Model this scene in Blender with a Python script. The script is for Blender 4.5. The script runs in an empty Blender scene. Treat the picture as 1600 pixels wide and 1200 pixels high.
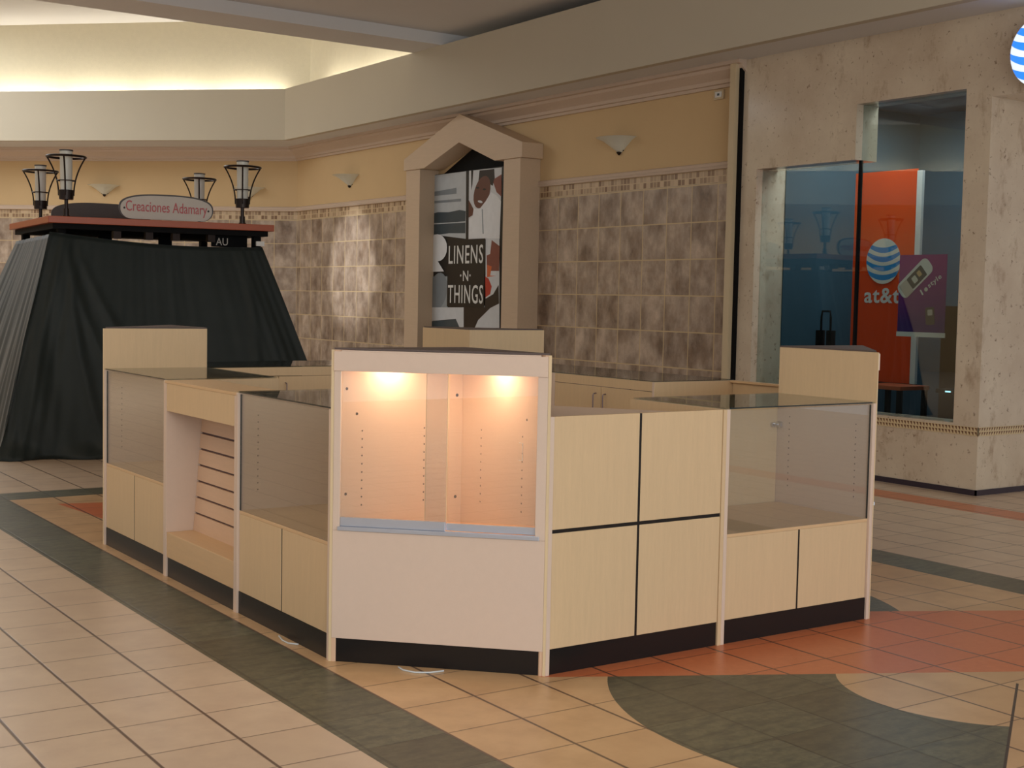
import bpy, bmesh, math, random
from mathutils import Vector, Matrix
random.seed(7)
SC = bpy.context.scene
COL = SC.collection

# ------------------------------------------------------------------ camera
CAM_LOC = Vector((-2.4513, -4.2158, 1.4984))
PITCH, ROLL, YAW, FPX = -0.0633, 0.0198, 0.6028, 2077.3
F = Vector((math.sin(YAW)*math.cos(PITCH), math.cos(YAW)*math.cos(PITCH), math.sin(PITCH)))
R0 = Vector((math.cos(YAW), -math.sin(YAW), 0)); U0 = R0.cross(F)
RR = R0*math.cos(ROLL) + U0*math.sin(ROLL)
UU = -R0*math.sin(ROLL) + U0*math.cos(ROLL)
cd = bpy.data.cameras.new('camera'); cam = bpy.data.objects.new('camera', cd); COL.objects.link(cam)
cam.matrix_world = Matrix(((RR.x, UU.x, -F.x, CAM_LOC.x), (RR.y, UU.y, -F.y, CAM_LOC.y), (RR.z, UU.z, -F.z, CAM_LOC.z), (0, 0, 0, 1)))
cd.sensor_width = 36; cd.lens = FPX/1600*36; cd.clip_end = 200
SC.camera = cam

def lin(r, g, b):
    f = lambda c: ((c/255)/12.92 if c/255 <= .04045 else ((c/255+.055)/1.055)**2.4)
    return (f(r), f(g), f(b))

# ------------------------------------------------------------------ world, lights, exposure
W = bpy.data.worlds.new('world'); SC.world = W; W.use_nodes = True
W.node_tree.nodes['Background'].inputs[0].default_value = (1.0, .98, .97, 1)
W.node_tree.nodes['Background'].inputs[1].default_value = .55
SC.view_settings.view_transform = 'Standard'; SC.view_settings.look = 'None'
SC.view_settings.gamma = 1; SC.view_settings.use_curve_mapping = False
SC.view_settings.exposure = 0.0

def area(name, loc, target, sx, sy, power, color):
    l = bpy.data.lights.new(name, 'AREA'); l.shape = 'RECTANGLE'; l.size = sx; l.size_y = sy
    l.energy = power; l.color = color
    o = bpy.data.objects.new(name, l); COL.objects.link(o); o.location = loc
    o.rotation_euler = (Vector(target)-Vector(loc)).to_track_quat('-Z', 'Y').to_euler()
    return o
area('overhead_fill', (-3.0, -5.5, 4.65), (-2.6, -4.6, 0), 6, 6, 290, (1, .96, .93))  # added fill above and behind the camera; no skylight is known there
area('behind_camera_fill', (-1.5, -11, 2.2), (0.5, 0, 1.2), 9, 3.6, 360, (.86, .95, 1))  # made-up fill for the front faces, standing in for an unseen entrance
area('overhead_fill', (-3.5, 3.5, 4.65), (-3.5, 3.5, 0), 2.5, 5, 70, (1, .80, .58))  # added warm fill for the left-facing kiosk sides
area('rotunda_fill', (-1.5, 15.2, 5.65), (-1.5, 15.2, 0), 7, 6, 400, (.92, .97, 1))  # invented overhead fill brightening the left fascia, wall and cart

# ------------------------------------------------------------------ node helper
class N:
    def __init__(s, name):
        s.m = bpy.data.materials.new(name); s.m.use_nodes = True
        s.t = s.m.node_tree; s.b = s.t.nodes['Principled BSDF']; s.out = s.t.nodes['Material Output']
    def node(s, typ, **kw):
        n = s.t.nodes.new(typ)
        for k, v in kw.items(): setattr(n, k, v)
        return n
    def put(s, sock, v):
        if isinstance(v, (int, float)): sock.default_value = v
        elif isinstance(v, tuple):
            sock.default_value = (v[0], v[1], v[2], 1) if len(sock.default_value) == 4 else v
        else: s.t.links.new(v, sock)
    def math(s, op, a, b=0.0, c=None):
        n = s.node('ShaderNodeMath', operation=op); s.put(n.inputs[0], a); s.put(n.inputs[1], b)
        if c is not None: s.put(n.inputs[2], c)
        return n.outputs[0]
    def mix(s, f, a, b):
        n = s.node('ShaderNodeMix', data_type='RGBA'); s.put(n.inputs[0], f); s.put(n.inputs[6], a); s.put(n.inputs[7], b)
        return n.outputs[2]
    def coords(s):
        n = s.node('ShaderNodeTexCoord'); x = s.node('ShaderNodeSeparateXYZ'); s.t.links.new(n.outputs['Object'], x.inputs[0])
        return n.outputs['Object'], x.outputs[0], x.outputs[1], x.outputs[2]
    def comb(s, x, y, z=0.0):
        n = s.node('ShaderNodeCombineXYZ')
        for i, v in enumerate((x, y, z)): s.put(n.inputs[i], v)
        return n.outputs[0]
    def noise(s, vec, scale, detail=3, rough=.55, scl=None):
        if scl:
            mp = s.node('ShaderNodeMapping'); s.t.links.new(vec, mp.inputs[0]); mp.inputs['Scale'].default_value = scl; vec = mp.outputs[0]
        n = s.node('ShaderNodeTexNoise'); s.t.links.new(vec, n.inputs['Vector'])
        n.inputs['Scale'].default_value = scale; n.inputs['Detail'].default_value = detail; n.inputs['Roughness'].default_value = rough
        return n.outputs[0]
    def ramp(s, v, lo, hi):
        n = s.node('ShaderNodeMapRange'); s.put(n.inputs[0], v); n.inputs[1].default_value = lo; n.inputs[2].default_value = hi
        return n.outputs[0]
    def white(s, vec):
        n = s.node('ShaderNodeTexWhiteNoise', noise_dimensions='3D'); s.t.links.new(vec, n.inputs['Vector']); return n.outputs['Value']
    def bump(s, h, strength=.3, dist=.002):
        n = s.node('ShaderNodeBump'); n.inputs['Strength'].default_value = strength; n.inputs['Distance'].default_value = dist
        s.put(n.inputs['Height'], h); s.t.links.new(n.outputs[0], s.b.inputs['Normal'])
    def fin(s, color, rough=.5, spec=.5, metal=0.0):
        s.put(s.b.inputs['Base Color'], color); s.put(s.b.inputs['Roughness'], rough)
        s.b.inputs['Specular IOR Level'].default_value = spec; s.b.inputs['Metallic'].default_value = metal
        return s.m
    def line(s, v, x0, pitch, hw):   # 1 on a grout line, smooth edge
        f = s.math('FRACT', s.math('DIVIDE', s.math('SUBTRACT', v, x0-500*pitch), pitch))
        d = s.math('MULTIPLY', s.math('MINIMUM', f, s.math('SUBTRACT', 1.0, f)), pitch)
        return s.math('SUBTRACT', 1.0, s.ramp(d, hw*.6, hw*1.3))
    def cell(s, v, x0, pitch):
        return s.math('FLOOR', s.math('DIVIDE', s.math('SUBTRACT', v, x0-500*pitch), pitch))
    def gt(s, a, b): return s.math('GREATER_THAN', a, b)
    def lt(s, a, b): return s.math('LESS_THAN', a, b)
    def both(s, *v):
        r = v[0]
        for q in v[1:]: r = s.math('MULTIPLY', r, q)
        return r
    def either(s, a, b): return s.math('MAXIMUM', a, b)

def plain(name, c, rough=.5, spec=.5, metal=0.0, var=.06, scale=6, bump=0.0):
    n = N(name); v, x, y, z = n.coords(); k = n.noise(v, scale)
    col = n.mix(k, tuple(q*(1-var) for q in c), tuple(min(1, q*(1+var)) for q in c))
    if bump: n.bump(n.noise(v, 90, 4, .7), bump, .003)
    return n.fin(col, rough, spec, metal)

def wood(name, c, scl, rough=.38, amt=.6):
    n = N(name); v, x, y, z = n.coords()
    k = n.noise(v, 9, 5, .6, scl); k2 = n.noise(v, 60, 3, .6, (scl[0], scl[1], scl[2]))
    f = n.math('ADD', n.math('MULTIPLY', k, .6), n.math('MULTIPLY', k2, .4))
    col = n.mix(n.ramp(f, .3, .7), tuple(q*(1-.08*amt) for q in c), tuple(q*(1+.08*amt) for q in c))
    return n.fin(col, rough, .4)

def emit(name, c, strength):
    n = N(name); n.put(n.b.inputs['Base Color'], c); n.put(n.b.inputs['Emission Color'], c)
    n.b.inputs['Emission Strength'].default_value = strength; return n.m

def glass(name, tint=(.93, .96, .95), ior=1.6, extra=0.0):
    n = N(name); n.t.nodes.remove(n.b)
    tr = n.node('ShaderNodeBsdfTransparent'); tr.inputs[0].default_value = (*tint, 1)
    gl = n.node('ShaderNodeBsdfGlossy'); gl.inputs['Roughness'].default_value = .0
    fr = n.node('ShaderNodeFresnel'); fr.inputs[0].default_value = ior
    geo = n.node('ShaderNodeNewGeometry')
    # a thin pane: use the entering Fresnel on both faces
    iv = n.node('ShaderNodeMath', operation='MULTIPLY'); 
    vm = n.node('ShaderNodeVectorMath', operation='DOT_PRODUCT'); n.t.links.new(geo.outputs['Incoming'], vm.inputs[0]); n.t.links.new(geo.outputs['Normal'], vm.inputs[1])
    c = n.math('ABSOLUTE', vm.outputs['Value'])
    r0 = ((ior-1)/(ior+1))**2
    p5 = n.math('POWER', n.math('SUBTRACT', 1.0, c), 5.0)
    f = n.math('ADD', r0+extra, n.math('MULTIPLY', p5, 1-r0-extra))
    mx = n.node('ShaderNodeMixShader'); n.put(mx.inputs[0], f); n.t.links.new(tr.outputs[0], mx.inputs[1]); n.t.links.new(gl.outputs[0], mx.inputs[2])
    n.t.links.new(mx.outputs[0], n.out.inputs[0])
    return n.m

M = {}
M['maple'] = wood('maple laminate', lin(222, 194, 154), (7, 7, .5))
M['maple_flat'] = wood('maple laminate counter top', lin(222, 188, 145), (.6, 6, 6))
M['pink'] = wood('pale pinkish laminate', lin(224, 202, 184), (3, 3, 3), .35, .25)
def holed(name, base, rows, singles, amt=.5):
    """laminate panel with drilled shelf pin holes; rows = (axis, [positions], z0, pitch, zlo, zhi, r)"""
    n = N(name); v, x, y, z = n.coords(); ax = {'x': x, 'y': y}
    k = n.noise(v, 4, 4, .6); c = n.mix(k, tuple(q*(1-.06*amt) for q in base), tuple(q*(1+.06*amt) for q in base))
    hit = 0.0
    def dist2(a, a0, b):
        return n.math('ADD', n.math('POWER', n.math('ABSOLUTE', n.math('SUBTRACT', a, a0)), 2.0), b)
    for a, ps, z0, pitch, lo, hi, r in rows:
        dz = n.math('MULTIPLY', n.math('ABSOLUTE', n.math('SUBTRACT', n.math('FRACT', n.math('ADD', n.math('DIVIDE', n.math('SUBTRACT', z, z0), pitch), 100.5)), .5)), pitch)
        dz2 = n.math('POWER', dz, 2.0)
        for p in ps:
            m = n.both(n.lt(dist2(ax[a], p, dz2), r*r), n.gt(z, lo), n.lt(z, hi)); hit = n.either(hit, m)
    for a, p, zz, r in singles:
        hit = n.either(hit, n.lt(dist2(ax[a], p, n.math('POWER', n.math('ABSOLUTE', n.math('SUBTRACT', z, zz)), 2.0)), r*r))
    return n.fin(n.mix(hit, c, lin(50, 32, 22)), .38, .4)
M['maple_in'] = wood('maple case interior', lin(226, 192, 162), (.6, 6, 6))
M['case_a'] = holed('case wall with pin holes, long side', lin(226, 192, 162), [('x', (.134, .431), .948, .0342, .63, .96, .0036)], [('x', .061, 1.123, .006), ('x', .108, 1.019, .006), ('x', .061, .69, .006), ('x', .592, 1.084, .007), ('x', .591, .644, .007)])
M['case_b'] = holed('case wall with pin holes, short side', lin(226, 192, 162), [('y', (.165, .47), .946, .034, .63, .96, .0036)], [('y', .137, 1.017, .005)])
M['pink_holes'] = holed('pinkish laminate with pin holes', lin(224, 202, 184), [('y', (.103, .537), .58, .032, .57, .95, .0034)], [])
M['edge'] = plain('maple edge band', lin(228, 205, 165), .4)
M['black'] = plain('black laminate', lin(16, 13, 14), .32, .5)
M['blackmatte'] = plain('matte black', lin(10, 10, 11), .8, .2)
M['topdark'] = plain('dark grey top board', lin(95, 82, 78), .6)
M['alu'] = plain('brushed aluminium', lin(200, 208, 222), .3, .5, .75)
M['chrome'] = plain('chrome', lin(210, 210, 215), .15, .5, 1.0)
M['steel'] = plain('dull steel handle', lin(150, 135, 140), .35, .5, .8)
M['hole'] = plain('drilled hole', lin(60, 35, 20), .9, .1)
M['glass'] = glass('clear glass pane', (.94, .95, .95), 1.6, .09)
M['glasstop'] = glass('clear glass top', (.90, .94, .93), 1.55)
M['glassedge'] = plain('dark glass edge', lin(28, 40, 42), .2)
M['winglass'] = glass('shop window glass', (.80, .86, .85), 1.5, .03)
M['lampwarm'] = emit('warm lit puck lens', (1.0, .72, .42), 6)
M['slot'] = plain('dark aluminium slat groove', lin(95, 70, 70), .5)
M['cable'] = plain('clear plastic tie', lin(210, 220, 225), .2)

# floor: twelve-inch ceramic with slate bands, terracotta bands and slate rings
def floor_mat():
    n = N('ceramic floor tiles'); v, x, y, z = n.coords(); P = .3155
    gx = n.line(x, -.692, P, .006); gy = n.line(y, -.075, P, .0036)
    grout = n.either(gx, gy)
    cid = n.comb(n.cell(x, -.692, P), n.cell(y, -.075, P)); wn = n.white(cid)
    k = n.noise(v, 5, 5, .6); kf = n.noise(v, 28, 4, .7)
    inside = n.both(n.gt(x, -.062), n.lt(x, 3.72), n.lt(y, 5.56))
    pale = n.mix(wn, lin(213, 190, 164), lin(222, 200, 174))
    pale = n.mix(n.ramp(k, .35, .7), pale, lin(206, 182, 158))
    tan = n.mix(wn, lin(205, 168, 124), lin(218, 182, 138))
    tan = n.mix(n.ramp(k, .4, .75), tan, lin(196, 158, 116))
    col = n.mix(inside, pale, tan)
    slate = n.mix(n.ramp(kf, .3, .7), lin(88, 88, 70), lin(120, 118, 94))
    slate = n.mix(n.ramp(n.noise(v, 7, 4, .6, (1, 3, 1)), .45, .7), slate, lin(74, 74, 64))
    slate = n.mix(n.math('MULTIPLY', wn, .5), slate, lin(80, 72, 54))
    terra = n.mix(n.ramp(kf, .3, .7), lin(206, 118, 74), lin(216, 128, 82))
    terra = n.mix(n.math('MULTIPLY', wn, .4), terra, lin(192, 104, 66))
    b1 = n.both(n.gt(x, -.40), n.lt(x, -.065), n.lt(y, 5.9))
    b2 = n.both(n.gt(x, 3.72), n.lt(x, 4.035), n.lt(y, 5.9))
    b3 = n.both(n.gt(x, -.40), n.lt(x, 4.035), n.gt(y, 5.56), n.lt(y, 5.9))
    band = n.either(n.either(b1, b2), b3)
    def circ(cx, cy, r):
        d = n.math('ADD', n.math('POWER', n.math('ABSOLUTE', n.math('SUBTRACT', x, cx)), 2.0), n.math('POWER', n.math('ABSOLUTE', n.math('SUBTRACT', y, cy)), 2.0))
        return n.lt(d, r*r)
    # L1: y = -.12 - .535 (x - .84);  L2: y = .103 - .535 (x - 2.69)
    e = n.math('ADD', y, n.math('MULTIPLY', x, .535))
    t = n.both(n.gt(e, .3294), n.lt(e, 1.542), n.lt(x, 3.72), n.gt(x, .62))
    sx = n.math('SUBTRACT', n.math('SUBTRACT', y, -1.05), n.math('MULTIPLY', n.math('SUBTRACT', x, 2.2215), .64))
    ring = n.both(circ(1.80, -.947, 1.25), n.math('SUBTRACT', 1.0, circ(2.057, -.963, .536)), n.lt(e, .3294), n.gt(sx, 0.0))
    ring2 = n.both(circ(1.55, .82, 1.5), n.gt(e, 1.542), n.gt(x, 2.0))
    tri = n.both(n.gt(n.math('ADD', x, n.math('MULTIPLY', y, .11)), .768), n.lt(n.math('ADD', y, n.math('MULTIPLY', x, .28)), 5.303), n.gt(y, 4.3), n.gt(x, .1))
    red = n.both(n.gt(x, 5.88), n.lt(x, 6.21), n.lt(y, 9.0))
    col = n.mix(n.either(t, n.either(tri, red)), col, terra)
    sl = n.either(band, n.either(ring, ring2))
    col = n.mix(sl, col, slate)
    seam = n.both(n.lt(n.math('ABSOLUTE', sx), .006), n.lt(x, 2.222), n.gt(x, .6), n.lt(y, 0.0))
    gcol = n.mix(sl, lin(84, 60, 50), lin(56, 52, 44))
    gm = n.math('MULTIPLY', n.either(gx, n.math('MULTIPLY', gy, .75)), n.mix(sl, (.9, .9, .9), (.45, .45, .45)))
    col = n.mix(gm, col, gcol)
    col = n.mix(seam, col, lin(60, 46, 36))
    n.bump(n.math('ADD', n.math('MULTIPLY', grout, -1.0), n.math('MULTIPLY', k, .15)), .25, .002)
    return n.fin(col, n.mix(sl, (.30, .30, .30), (.36, .36, .36)), .38)
M['floor'] = floor_mat()

# stone-look wall tile, object coordinates: x along the wall, z up
def tile_mat():
    n = N('brown stone wall tiles'); v, x, y, z = n.coords()
    gx = n.line(x, 0.0, .381, .006); gz = n.line(z, 2.69, .3725, .006)
    cid = n.comb(n.cell(x, 0.0, .381), n.cell(z, 2.69, .3725)); wn = n.white(cid)
    off = n.node('ShaderNodeVectorMath', operation='ADD'); n.t.links.new(v, off.inputs[0])
    sc = n.node('ShaderNodeVectorMath', operation='SCALE'); n.t.links.new(cid, sc.inputs[0]); sc.inputs['Scale'].default_value = 3.7
    n.t.links.new(sc.outputs[0], off.inputs[1])
    k = n.noise(off.outputs[0], 3.2, 5, .62, (1.3, 1, .8)); k2 = n.noise(off.outputs[0], 9, 4, .6)
    c = n.mix(n.ramp(k, .32, .68), lin(118, 98, 82), lin(208, 188, 168))
    c = n.mix(n.math('MULTIPLY', n.ramp(k2, .45, .7), .45), c, lin(154, 126, 100))
    c = n.mix(n.math('MULTIPLY', wn, .18), c, lin(120, 106, 96))
    c = n.mix(n.either(gx, gz), c, lin(205, 182, 140))
    n.bump(n.either(gx, gz), -.2, .002)
    return n.fin(c, .30, .45)
M['tile'] = tile_mat()
def mosaic_mat():
    n = N('small stone mosaic'); v, x, y, z = n.coords()
    gx = n.line(x, 0.0, .055, .005); gz = n.line(z, 2.70, .065, .005)
    wn = n.white(n.comb(n.cell(x, 0.0, .055), n.cell(z, 2.70, .065)))
    c = n.mix(wn, lin(128, 96, 70), lin(206, 180, 148)); c = n.mix(n.either(gx, gz), c, lin(205, 182, 144))
    return n.fin(c, .4, .4)
M['mosaic'] = mosaic_mat()
def stone_mat():
    n = N('speckled cream limestone'); v, x, y, z = n.coords()
    k = n.noise(v, 1.6, 6, .6); k2 = n.noise(v, 5.5, 5, .65, (1, 1, .55)); k3 = n.noise(v, 22, 4, .7)
    c = n.mix(n.ramp(k, .35, .7), lin(218, 202, 178), lin(198, 178, 154))
    c = n.mix(n.math('MULTIPLY', n.ramp(k2, .56, .70), .6), c, lin(160, 132, 104))
    c = n.mix(n.math('MULTIPLY', n.ramp(k3, .61, .70), .75), c, lin(120, 92, 70))
    c = n.mix(n.math('MULTIPLY', n.ramp(n.noise(v, 9, 4, .6), .6, .75), .4), c, lin(222, 208, 186))
    return n.fin(c, .14, .45)
M['stone'] = stone_mat()
def smosaic_mat():
    n = N('triangle mosaic border'); v, x, y, z = n.coords()
    u = n.math('ADD', x, y)
    f = n.math('FRACT', n.math('DIVIDE', n.math('ADD', u, 50.0), .032))
    w = n.math('FRACT', n.math('DIVIDE', n.math('SUBTRACT', z, .48), .035))
    tri = n.lt(f, n.math('MULTIPLY', w, .8))
    inb = n.both(n.gt(w, .15), n.lt(w, .9))
    c = n.mix(n.both(tri, inb), lin(214, 192, 150), lin(112, 72, 46))
    return n.fin(c, .4, .4)
M['smosaic'] = smosaic_mat()
M['basetile'] = plain('dark base tile', lin(48, 36, 48), .3)
M['yellow'] = plain('ochre wall paint', lin(212, 182, 138), .8, .2, var=.04, scale=2)
M['crown'] = wood('pickled wood moulding', lin(205, 183, 163), (6, .5, 12), .5)
M['plaster'] = plain('beige painted drywall', lin(202, 192, 172), .85, .2, var=.03, scale=1.5, bump=.15)
M['ceil'] = plain('grey-white ceiling paint', lin(222, 220, 218), .9, .1, var=.03, scale=1.5)
M['vault'] = plain('orange peel plaster', lin(222, 214, 190), .9, .1, var=.05, scale=14, bump=1.0)
M['frame'] = wood('pale pickled oak', lin(205, 180, 152), (6, .6, 6), .5)
M['reveal'] = plain('pale trim strip', lin(205, 185, 150), .5)
M['fixture'] = plain('white frosted sconce glass', lin(225, 225, 210), .35, .5)
M['bronze'] = plain('dark bronze metal', lin(42, 32, 28), .35, .5, .6)
M['frost'] = plain('frosted lamp glass', lin(215, 215, 205), .3, .5)
M['redwood'] = wood('cherry red laminate', lin(168, 84, 50), (.6, 6, 6))
M['signgrey'] = plain('light grey sign face', lin(196, 188, 178), .5)
M['signdark'] = plain('dark grey sign back', lin(84, 80, 80), .6)
M['signred'] = plain('pinkish red lettering', lin(186, 84, 88), .5)
M['teal'] = plain('dark teal wall paint', lin(60, 86, 100), .8, .2)
M['darkfloor'] = plain('dark carpet', lin(40, 38, 42), .95, .1)
M['orange'] = plain('orange banner print', lin(232, 76, 18), .6, .2)
M['white'] = plain('white print', lin(228, 228, 224), .6, .2)
M['purple'] = None
def cloth_mat():
    n = N('black-green dust cover cloth'); v, x, y, z = n.coords()
    k = n.noise(v, 4, 4, .6); c = n.mix(k, lin(20, 29, 28), lin(34, 44, 42))
    n.b.inputs['Sheen Weight'].default_value = .25; n.b.inputs['Sheen Roughness'].default_value = .4
    return n.fin(c, .55, .35)
M['cloth'] = cloth_mat()
def purple_mat():
    n = N('purple gradient print'); v, x, y, z = n.coords()
    c = n.mix(n.ramp(z, .1, .62), lin(60, 22, 110), lin(150, 40, 130))
    return n.fin(c, .5, .3)
M['purple'] = purple_mat()
def globe_mat(name, em):
    n = N(name); v, x, y, z = n.coords()     # local: y across, z up, unit radius
    q = n.math('SUBTRACT', z, n.math('MULTIPLY', n.math('POWER', n.math('ABSOLUTE', n.math('ADD', y, .12)), 2.0), .34))
    q = n.math('ADD', q, n.math('MULTIPLY', y, .08))
    f = n.math('FRACT', n.math('ADD', n.math('MULTIPLY', q, 2.5), 10.12))
    ed = n.math('SUBTRACT', .60, n.math('MULTIPLY', n.math('POWER', n.math('ABSOLUTE', y), 2.0), .22))
    s = n.lt(f, ed)
    s = n.both(s, n.lt(q, .60))
    if em:
        c = n.mix(s, (.75, .85, 1.0), (.03, .25, 1.0))
        n.put(n.b.inputs['Emission Color'], c); n.b.inputs['Emission Strength'].default_value = em
        return n.fin(c, .3, .4)
    return n.fin(n.mix(s, lin(225, 222, 210), lin(50, 140, 205)), .5, .3)
M['globe'] = globe_mat('striped globe print', 0)
M['globe_lit'] = globe_mat('striped globe backlit acrylic', 1.0)
PC = {'silver': (186, 192, 196), 'mid': (128, 136, 142), 'slate': (58, 72, 80), 'pale': (206, 210, 214), 'white': (226, 229, 232), 'grey': (150, 158, 164),
      'black': (8, 6, 8), 'hair': (26, 14, 12), 'skin': (98, 58, 44), 'skin2': (128, 70, 58), 'orange': (206, 98, 50), 'red': (180, 52, 36)}
for k, c in PC.items(): M['p_'+k] = plain('poster ink '+k, lin(*c), .35, .4, var=.10 if k != 'black' else 0, scale=9)

# ------------------------------------------------------------------ mesh helpers
class MB:
    def __init__(s): s.v = []; s.f = []
    def add(s, vs, fs):
        b = len(s.v); s.v += [Vector(q) for q in vs]; s.f += [tuple(i+b for i in f) for f in fs]; return s
    def box(s, x0, x1, y0, y1, z0, z1):
        return s.add([(x0, y0, z0), (x1, y0, z0), (x1, y1, z0), (x0, y1, z0), (x0, y0, z1), (x1, y0, z1), (x1, y1, z1), (x0, y1, z1)],
                     [(0, 3, 2, 1), (4, 5, 6, 7), (0, 1, 5, 4), (1, 2, 6, 5), (2, 3, 7, 6), (3, 0, 4, 7)])
    def prism(s, poly, z0, z1):
        n = len(poly); ar = sum(poly[i][0]*poly[(i+1) % n][1]-poly[(i+1) % n][0]*poly[i][1] for i in range(n))
        if ar < 0: poly = poly[::-1]
        return s.add([(p[0], p[1], z0) for p in poly]+[(p[0], p[1], z1) for p in poly],
                     [tuple(range(n))[::-1], tuple(range(n, 2*n))]+[(i, (i+1) % n, n+(i+1) % n, n+i) for i in range(n)])
    def cyl(s, c, r, h, n=20, r2=None, axis='z'):
        r2 = r if r2 is None else r2; vs = []
        for k, (rr, hh) in enumerate(((r, 0), (r2, h))):
            for i in range(n):
                a = 2*math.pi*i/n; p = (rr*math.cos(a), rr*math.sin(a), hh)
                if axis == 'y': p = (p[0], p[2], -p[1])
                if axis == 'x': p = (p[2], p[0], p[1])
                vs.append(Vector(c)+Vector(p))
        return s.add(vs, [tuple(range(n))[::-1], tuple(range(n, 2*n))]+[(i, (i+1) % n, n+(i+1) % n, n+i) for i in range(n)])
    def lathe(s, prof, c=(0, 0, 0), n=28, a0=0, a1=2*math.pi):
        full = abs(a1-a0-2*math.pi) < 1e-6; m = n if full else n+1; vs = []
        for r, z in prof:
            for i in range(m):
                a = a0+(a1-a0)*i/n; vs.append((c[0]+r*math.cos(a), c[1]+r*math.sin(a), c[2]+z))
        fs = []
        for j in range(len(prof)-1):
            for i in range(n):
                k = (i+1) % m; fs.append((j*m+i, j*m+k, (j+1)*m+k, (j+1)*m+i))
        return s.add(vs, fs)
    def tube(s, pts, r, n=8, closed=False):
        pts = [Vector(p) for p in pts]; m = len(pts); vs = []
        for i, p in enumerate(pts):
            d = (pts[(i+1) % m]-pts[i-1]) if closed else (pts[min(i+1, m-1)]-pts[max(i-1, 0)])
            d.normalize(); u = d.cross(Vector((0, 0, 1)))
            if u.length < .05: u = d.cross(Vector((1, 0, 0)))
            u.normalize(); w = d.cross(u)
            for k in range(n):
                a = 2*math.pi*k/n; vs.append(p+u*r*math.cos(a)+w*r*math.sin(a))
        fs = []
        for i in range(m if closed else m-1):
            for k in range(n):
                j = (i+1) % m; fs.append((i*n+k, i*n+(k+1) % n, j*n+(k+1) % n, j*n+k))
        if not closed: fs += [tuple(range(n))[::-1], tuple(range((m-1)*n, m*n))]
        return s.add(vs, fs)
    def xf(s, mat):
        s.v = [mat @ q for q in s.v]; return s
    def build(s, name, mat, parent=None, bevel=0, smooth=False, loc=None):
        me = bpy.data.meshes.new(name); o = bpy.data.objects.new(name, me)
        off = Vector(loc) if loc is not None else Vector((0, 0, 0))
        me.from_pydata([q-off for q in s.v], [], s.f); me.update()
        me.materials.append(mat); COL.objects.link(o)
        if loc is not None: o.location = off
        bm = bmesh.new(); bm.from_mesh(me); bmesh.ops.recalc_face_normals(bm, faces=bm.faces); bm.to_mesh(me); bm.free()
        if smooth:
            for p in me.polygons: p.use_smooth = True
            try: me.set_sharp_from_angle(angle=math.radians(40))
            except Exception: pass
        if parent: o.parent = parent
        if bevel:
            b = o.modifiers.new('bevel', 'BEVEL'); b.width = bevel; b.segments = 2; b.limit_method = 'ANGLE'
        return o

def box(name, mat, parent, *b, bevel=0): return MB().box(*b).build(name, mat, parent, bevel)
def thing(name, label, cat, loc, rz=0, group=None):
    o = bpy.data.objects.new(name, None); COL.objects.link(o); o.empty_display_size = .1
    o.location = loc; o.rotation_euler = (0, 0, rz); o['label'] = label; o['category'] = cat
    if group: o['group'] = group
    return o
def tag(o, label, cat, group=None):
    o['label'] = label; o['category'] = cat
    if group: o['group'] = group
    return o
def struct(o): o['kind'] = 'structure'; return o

def text(name, s, mat, parent, origin, right, up, w, h, depth=.002, weight=0.0, local=False, fill=True):
    cu = bpy.data.curves.new(name, 'FONT'); cu.body = s; cu.extrude = .01; cu.offset = weight; cu.space_character = 1.12 if weight else 1.0; cu.resolution_u = 3
    t = bpy.data.objects.new(name, cu); COL.objects.link(t)
    dg = bpy.context.evaluated_depsgraph_get(); dg.update()
    me = bpy.data.meshes.new_from_object(t.evaluated_get(dg)); bpy.data.objects.remove(t)
    xs = [v.co.x for v in me.vertices]; ys = [v.co.y for v in me.vertices]
    x0, x1, y0, y1 = min(xs), max(xs), min(ys), max(ys)
    right = Vector(right).normalized(); up = Vector(up).normalized(); nn = right.cross(up); origin = Vector(origin)
    for v in me.vertices:
        v.co = origin+right*((v.co.x-x0)/(x1-x0)*w)+up*((v.co.y-y0)/(y1-y0)*h)+nn*(v.co.z/.01*depth/2)
    me.materials.clear(); me.materials.append(mat)
    o = bpy.data.objects.new(name, me); COL.objects.link(o)
    if parent: o.parent = parent
    return o

# ------------------------------------------------------------------ the setting
A, HC, HT, HK = .639, 1.04, 1.2824, .105
PI = math.pi
fl = MB().box(-12, 12, -12, 22, -.1, 0).build('floor', M['floor']); struct(fl)

def wall_obj(name, mat, loc, rz, x0, x1, z0, z1, t=.12):
    """local x along the wall, -y is the room side"""
    o = MB().box(x0, x1, 0, t, z0, z1).build(name, mat); o.location = loc; o.rotation_euler = (0, 0, rz); return struct(o)
# tiled wall on the right: world x=6.74, y 5.15..15.25 ; local x runs towards -y (phase on the measured joints)
RW = dict(loc=(6.74, 5.597, 0), rz=-PI/2)       # local x -> world -y
wall_obj('wall_right', M['tile'], RW['loc'], RW['rz'], -9.653, .45, 0, 2.70)
wall_obj('wall_right', M['yellow'], RW['loc'], RW['rz'], -9.653, .45, 2.90, 3.9)
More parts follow.
